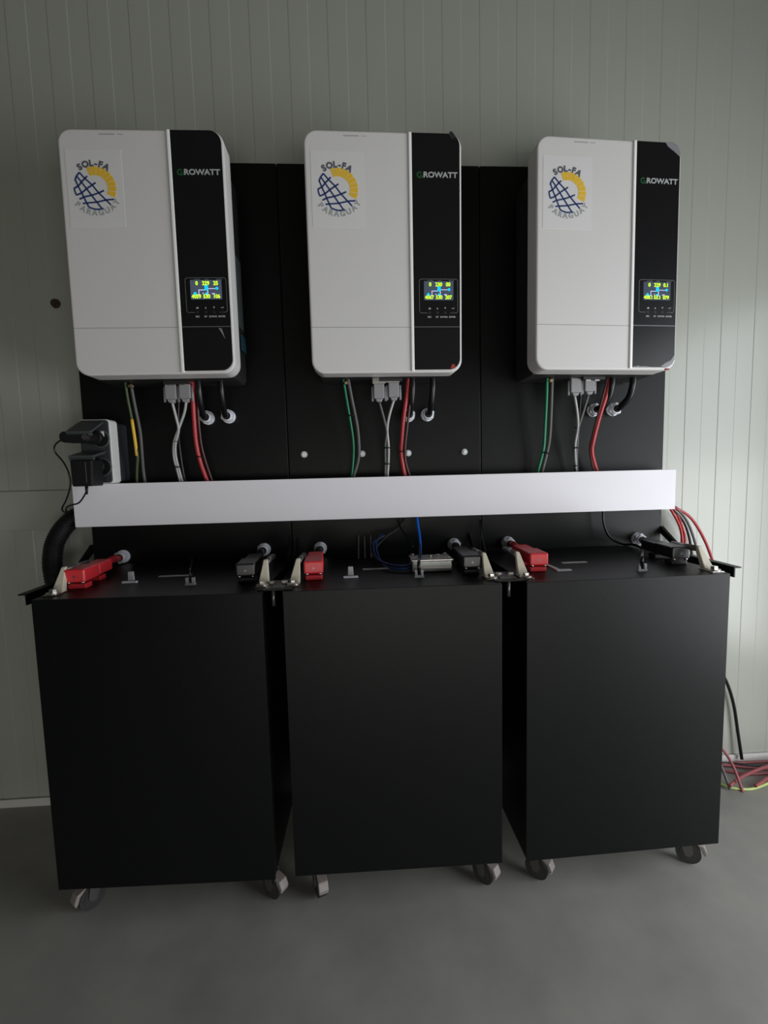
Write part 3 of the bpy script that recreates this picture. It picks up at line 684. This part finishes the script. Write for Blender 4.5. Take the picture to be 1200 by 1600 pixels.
# wall brackets: arm sticking forward with a short brace
for x, ln, lab in ((-.5135, .252, 'black wall bracket arm sticking out left of the left cabinet'), (-.004, .20, 'thin dark wall bracket in the gap left of the middle cabinet'),
                   (.4395, .20, 'thin dark wall bracket in the gap right of the middle cabinet'), (.965, .252, 'black wall bracket arm sticking out right of the right cabinet')):
    t = thing('wall_bracket', (x, 0, .63), lab, 'bracket', 'black wall brackets beside the cabinets')
    za = .630
    mb = MB()
    if abs(x-.2) > .5:
        s = 1 if x < 0 else -1
        mb.box(x-.008, x+.008, -ln, -.001, za+.009, za+.0115); mb.box(x-.008 if s < 0 else x+.0055, x-.0055 if s < 0 else x+.008, -ln, -.001, za-.011, za+.009)
    else:
        mb.box(x-.008, x+.008, -ln, -.001, za+.008, za+.011); mb.box(x-.0012, x+.0012, -ln, -.001, za-.013, za+.008)
    mb.build('arm', 'cabinet', t)
    q = .001
    MB().prism([(-.001, .700), (-.001, .680), (-.072, za+.0145), (-.092, za+.0145)], 'x', x-.004 if abs(x-.2) > .5 else x-.001, x+.004 if abs(x-.2) > .5 else x+.001).build('brace', 'cabinet', t)

# small levers, label strips, plugs on the tops
def lever(px, py, side, label):
    c = atz(px, py, CT); t = thing('latch_lever', c, label, 'latch', 'small grey latch levers on the cabinet tops')
    x, y = c.x, c.y
    MB().box(x-.015, x+.015, y-.004, y+.003, CT+.0001, CT+.004).build('base_plate', 'hexwhite', t, bevel=.001)
    MB().prism([(x-.006, CT+.004), (x+.006, CT+.004), (x+.005, CT+.022), (x-.005, CT+.022)], 'y', y+.004, y+.010).build('lever', 'lever', t, bevel=.001)
    return t
lever(203, 911, -1, 'small grey latch lever with white base on the left cabinet')
lever(548, 903, 0, 'small grey latch lever with white base on the middle cabinet')
# right cabinet: lever folded flat, L shape
c = atz(880, 892, CT); t = thing('latch_lever', c, 'small pale latch lever folded flat on the right cabinet', 'latch', 'small grey latch levers on the cabinet tops')
MB().box(c.x-.016, c.x+.016, c.y-.006, c.y+.004, CT+.0001, CT+.0035).build('base_plate', 'lever', t, bevel=.001)
MB().prism([(c.x-.014, c.y+.004), (c.x-.004, c.y+.004), (c.x-.008, c.y+.075), (c.x-.016, c.y+.075)], 'z', CT+.0001, CT+.003).build('lever', 'lever', t)
for i, (a, b, wd, lab) in enumerate(((274, 900, .068, 'thin pale label strip lying on the left cabinet'), (588, 889, .060, 'thin pale label strip lying on the middle cabinet'), (897, 879, .056, 'thin pale label strip lying on the right cabinet'))):
    c = atz(a, b, CT); o = MB().box(c.x-wd/2, c.x+wd/2, c.y-.0055, c.y+.0055, CT+.0001, CT+.0009).build('label_strip', 'alu', origin=c); tag(o, lab, 'label', 'pale label strips on the cabinet tops')

def data_cable(pts, ys, foot, label, rad=.0028):
    c = atz(*foot, CT); t = thing('data_cable', c, label, 'cable', 'thin black data cables plugged into the cabinet tops')
    mb = MB(); mb.box(c.x-.0095, c.x+.0095, c.y-.004, c.y+.004, CT+.0001, CT+.004); mb.build('socket', 'clear', t)
    for s in (-1, 1): MB().box(c.x+s*.006-.0025, c.x+s*.006+.0025, c.y-.003, c.y+.003, CT+.004, CT+.015).build('clip', 'clear', t)
    P = [at(a, b, y) for (a, b), y in zip(pts, ys)]+[Vector((c.x, c.y+.001, CT+.030)), Vector((c.x, c.y, CT+.006))]
    MB().tube(P, rad, 9).build('cord', 'cableblack', t)
data_cable([(943, 792), (943, 815), (952, 838), (972, 850), (990, 851), (1004, 858)], [-.03, -.03, -.035, -.045, -.06, -.13], (1003, 892), 'thin black data cable curling down to the right cabinet top', .0032)
data_cable([(300, 872), (299, 884)], [-.12, -.2], (298, 914), 'short thin data cable plugged into the left cabinet top', .0016)
data_cable([(655, 850), (656, 868)], [-.10, -.20], (655, 902), 'short thick black data cable in front of the metal junction box', .0035)

# junction box with blue cables on the middle cabinet
c = atz(675, 893, CT); t = thing('junction_box', c, 'small galvanised junction box lying on the middle cabinet', 'junction box')
MB().box(c.x-.042, c.x+.042, c.y-.006, c.y+.050, CT+.001, CT+.024).build('box', 'galv', t, bevel=.0015)
MB().box(c.x-.044, c.x+.044, c.y-.008, c.y+.052, CT+.0242, CT+.0270).build('lid', 'metal', t, bevel=.0008)
for q in ((-.036, 0), (.036, 0), (-.036, .044), (.036, .044), (0, .022), (.018, .030)):
    MB().cyl((c.x+q[0], c.y+q[1], CT+.027), (c.x+q[0], c.y+q[1], CT+.0315), .0035, 8).build('screw', 'metal', t)
MB().box(c.x-.040, c.x+.040, c.y-.0078, c.y-.0062, CT+.009, CT+.011).build('rib', 'metal', t)
jb = c
t = thing('blue_cable', at(652, 800, -.03), 'bright blue cable hanging from the trunking to the junction box', 'cable', 'blue cables at the middle cabinet')
MB().tube([at(651, 800, -.03), at(652, 815, -.04), at(656, 842, -.07), at(657, 868, -.12), at(659, 885, -.17)], .0036, 10).build('cord', 'cableblue', t)
for k, (dz, dy) in enumerate(((.007, .006), (.013, .010), (.010, .018))):
    P = [(jb.x-.040, jb.y+dy, CT+dz+.002), (jb.x-.068, jb.y+dy-.002, CT+dz), (jb.x-.095, jb.y+dy+.02, CT+dz+.002), at(592-4*k, 870, -.13), at(588-4*k, 850, -.08), at(596+4*k, 835, -.05)]
    o = MB().tube(P, .0019, 8).build('blue_wire', 'cablenavy' if k < 2 else 'cableblack', origin=P[0])
    tag(o, ['front dark blue wire entering the junction box from the left', 'upper dark blue wire entering the junction box from the left', 'thin black wire beside the blue wires at the junction box'][k], 'wire', 'wires into the junction box')
# loose wires on the panel behind the middle cabinet
for pts, r, m, lab in (([(632, 812), (622, 826), (606, 836), (592, 850), (586, 860)], .0022, 'cableblack', 'loose black wire slanting left under the trunking, middle panel'),
                       ([(622, 812), (628, 828), (638, 840), (645, 856)], .0020, 'cableblack', 'loose black wire slanting right under the trunking, middle panel'),
                       ([(560, 836), (560, 860), (560, 880)], .0018, 'cabledim', 'leftmost of three thin upright wires behind the middle cabinet'),
                       ([(569, 836), (570, 860), (570, 880)], .0018, 'cabledim', 'middle one of three thin upright wires behind the middle cabinet'),
                       ([(579, 836), (579, 858), (581, 880)], .0018, 'cabledim', 'rightmost of three thin upright wires behind the middle cabinet'),
                       ([(750, 812), (752, 835), (758, 860), (764, 885)], .0020, 'cableblack', 'thin black wire hanging at the right panel seam'),
                       ([(453, 838), (452, 860), (450, 885)], .0020, 'cableblack', 'thin black wire hanging at the left panel seam')):
    N = len(pts); run('loose_wire', pts, r, m, lab, [-.012-.05*k/(N-1) for k in range(N)], cat='wire', group='loose wires under the trunking')

# ------------------------------------------------------------------ double socket with adapters
c0 = at(122, 657, -.085); c1 = at(176, 757, -.085)
SX0, SX1, SZ0, SZ1 = c0.x, c1.x+.003, DZ1+.001, c0.z+.002
t = thing('double_socket', ((SX0+SX1)/2, 0, SZ0), 'white-sided double power socket with dark face at left end of the trunking', 'power socket')
MB().prism(rrect(SX0+.004, SX1-.003, SZ0+.004, SZ1-.004, .006, 4), 'y', -.0005, -.050).build('rear_box', 'socketface', t)
MB().prism(rrect(SX0, SX1, SZ0, SZ1, .008, 5), 'y', -.050, -.083).build('shell', 'socketwhite', t, bevel=.0015)
MB().prism(rrect(SX0+.002, SX1-.0025, SZ0+.002, SZ1-.002, .007, 5), 'y', -.0832, -.0865).build('face_plate', 'socketface', t, bevel=.001)
sxc = (SX0+SX1)/2; hz = (SZ1-SZ0)
outl = []
for k, zc in enumerate((SZ0+hz*.70, SZ0+hz*.26)):
    MB().ring((sxc+.012, -.0870, zc), (0, 1, 0), .0195, .0022, n=28).build('socket_ring', 'socketlid', t)
    mb = MB(); mb.cyl((sxc+.012, -.0866, zc), (sxc+.012, -.0875, zc), .018, 24); mb.build('socket_recess', 'rubber', t)
    # hinged lid standing forward
    m = T((sxc-.004, -.0868, zc+(.034 if k == 0 else .031))) @ Matrix.Rotation(math.radians(26 if k == 0 else 12), 4, 'X')
    L = .060 if k == 0 else .052
    mb = MB(); mb.box(-.027, .027, -L, 0, 0, .005, m); mb.box(-.027, .027, -L, -L+.004, -.006, .0, m)
    mb.build('lid', 'socketlid', t, bevel=.0015); outl.append((sxc+.006, zc))
MB().box(sxc+.014, sxc+.022, -.091, -.0866, outl[0][1]+.004, outl[0][1]+.016).build('white_tab', 'socketwhite', t)
x, z = outl[0]
t = thing('power_adapter', (x, -.089, z), 'black round-ended plug adapter in the upper socket', 'power adapter', 'black adapters in the double socket')
mb = MB(); mb.cyl((x, -.0885, z+.002), (x, -.105, z+.002), .0165, 20); mb.build('plug', 'rubber', t)
MB().prism(rrect(x-.052, x+.012, z-.011, z+.013, .010, 5), 'y', -.105, -.140).build('body', 'rubber', t, bevel=.003)
MB().cyl((x+.002, -.140, z), (x+.002, -.1415, z), .006, 14).build('dot', 'fork', t)
P = [Vector((x-.048, -.125, z))]+[at(q[0], q[1], yy) for q, yy in zip([(87, 694), (86, 706), (99, 722), (108, 741), (110, 759), (104, 780), (97, 795), (104, 801), (122, 800)], [-.125, -.122, -.118, -.114, -.11, -.10, -.09, -.07, -.03])]
MB().tube(P, .0018, 8).build('cord', 'cableblack', t)
x, z = outl[1]
t = thing('power_adapter', (x, -.089, z), 'black block adapter hanging in the lower socket', 'power adapter', 'black adapters in the double socket')
mb = MB(); mb.cyl((x, -.0885, z+.002), (x, -.105, z+.002), .0165, 20); mb.build('plug', 'rubber', t)
MB().prism([(x-.027, z-.042), (x+.016, z-.042), (x+.019, z+.015), (x-.028, z+.015)], 'y', -.105, -.150).build('body', 'rubber', t, bevel=.003)
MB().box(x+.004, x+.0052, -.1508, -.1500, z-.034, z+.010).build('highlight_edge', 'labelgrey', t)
P = [Vector((x-.008, -.13, z-.042)), Vector((x-.010, -.13, z-.055))]+[at(q[0], q[1], yy) for q, yy in zip([(124, 785), (112, 789), (105, 792), (103, 797), (109, 801), (124, 803)], [-.125, -.12, -.11, -.09, -.06, -.03])]
MB().tube(P, .0018, 8).build('cord', 'cableblack', t)
MB().cyl((x-.008, -.13, z-.041), (x-.009, -.13, z-.060), .0035, 10, r1=.0022).build('strain_relief', 'rubber', t)

# ------------------------------------------------------------------ thick black conduit at the left
P = [at(150, 800, -.03), at(122, 806, -.03), at(100, 824, -.035), at(86, 848, -.04), at(82, 875, -.05), at(84, 898, -.05), at(92, 935, -.05)]
def corr(tt): return .0205+.0010*math.sin(tt*2*math.pi*46)
mb = MB(); mb.tube(P, corr, 16, sub=44)
o = mb.build('conduit', 'rubber', origin=P[-1]); tag(o, 'thick black ribbed conduit curving down from the trunking to the left cabinet', 'conduit')

# ------------------------------------------------------------------ cables at the right
RC = 'cables fanning out of the trunking at the right end'
for pts, r, m, lab in (([(1046, 792), (1062, 822), (1066, 850), (1064, 880)], .0034, 'cablered', 'innermost red cable fanning from the right end of the trunking'),
                       ([(1052, 792), (1062, 812), (1070, 838), (1069, 860), (1066, 880)], .0030, 'cablered', 'second red cable fanning from the right end of the trunking'),
                       ([(1048, 792), (1068, 815), (1078, 845), (1082, 880)], .0032, 'cableblack', 'inner black cable fanning from the right end of the trunking'),
                       ([(1055, 792), (1072, 812), (1083, 838), (1092, 872), (1094, 885)], .0032, 'cabledim', 'outer black cable fanning from the right end of the trunking'),
                       ([(1050, 790), (1078, 808), (1098, 838), (1112, 872), (1120, 900), (1122, 930)], .0036, 'cablered', 'outermost red cable arching from the right end of the trunking')):
    run('fanned_cable', pts, r, m, lab, [-.015+.003*k for k in range(len(pts))], group=RC)
# black cable down the wall
P = [at(1110, 1020, .018), at(1134, 1063, .018), at(1146, 1100, .018), at(1153, 1145, .016), at(1159, 1186, .012)]
o = MB().tube(P, .0042, 10).build('wall_cable', 'cableblack', origin=P[-1]); tag(o, 'black cable hanging down the wall right of the right cabinet', 'cable')
# cables lying on the floor at the right
FG = 'cables lying on the floor at the right'
def floor_run(pix, r, m, lab, lift=0, pre=None):
    P = [atz(a, b, r+.0005+(lift[i] if isinstance(lift, list) else lift)) for i, (a, b) in enumerate(pix)]
    for q in P: q.y = min(q.y, .012)
    if pre: P = pre+P
    o = MB().tube(P, r, 10).build('floor_cable', m, origin=P[-1]); tag(o, lab, 'cable', FG)
floor_run([(1105, 1180), (1130, 1185), (1165, 1191), (1205, 1190), (1260, 1188)], .0038, 'cablepink', 'red floor cable closest to the wall')
floor_run([(1105, 1186), (1135, 1192), (1170, 1196), (1205, 1197), (1260, 1196)], .0038, 'cableblack', 'black floor cable running along the wall', .001)
floor_run([(1105, 1200), (1132, 1204), (1165, 1209), (1205, 1208), (1260, 1205)], .0038, 'cablepink', 'red floor cable lying along the middle of the tangle')
floor_run([(1105, 1192), (1140, 1196), (1172, 1200), (1200, 1202), (1260, 1212)], .0040, 'cablepink', 'red floor cable just in front of the black one', .002)
floor_run([(1140, 1228), (1155, 1216), (1178, 1205), (1205, 1196), (1250, 1190)], .0042, 'cablepink', 'red floor cable slanting across the tangle', .010)
floor_run([(1180, 1228), (1190, 1222), (1205, 1213), (1250, 1200)], .0042, 'cablepink', 'red floor cable leaving the tangle farthest right', .006)
floor_run([(1105, 1212), (1127, 1225), (1145, 1231), (1170, 1233), (1190, 1228), (1215, 1217), (1260, 1205)], .0032, 'cablelime', 'yellow-green floor cable bowing in front of the tangle')
# two stiff ends leaning down from behind the cabinet
for pix, ys, m, lab in (([(1118, 1160), (1133, 1176), (1146, 1198), (1155, 1222), (1161, 1238)], (-.04, -.05, -.07, -.085, -.096), 'cablepink', 'stiff red cable end leaning from behind the right cabinet'),
                        ([(1112, 1180), (1126, 1196), (1134, 1215), (1141, 1234)], (-.05, -.06, -.075, -.090), 'cabledim', 'stiff dark cable end leaning from behind the right cabinet')):
    P = [at(a, b, y) for (a, b), y in zip(pix, ys)]
    o = MB().tube(P, .0036, 10).build('cable_end', m, origin=P[-1]); tag(o, lab, 'cable', 'stiff cable ends behind the right cabinet')
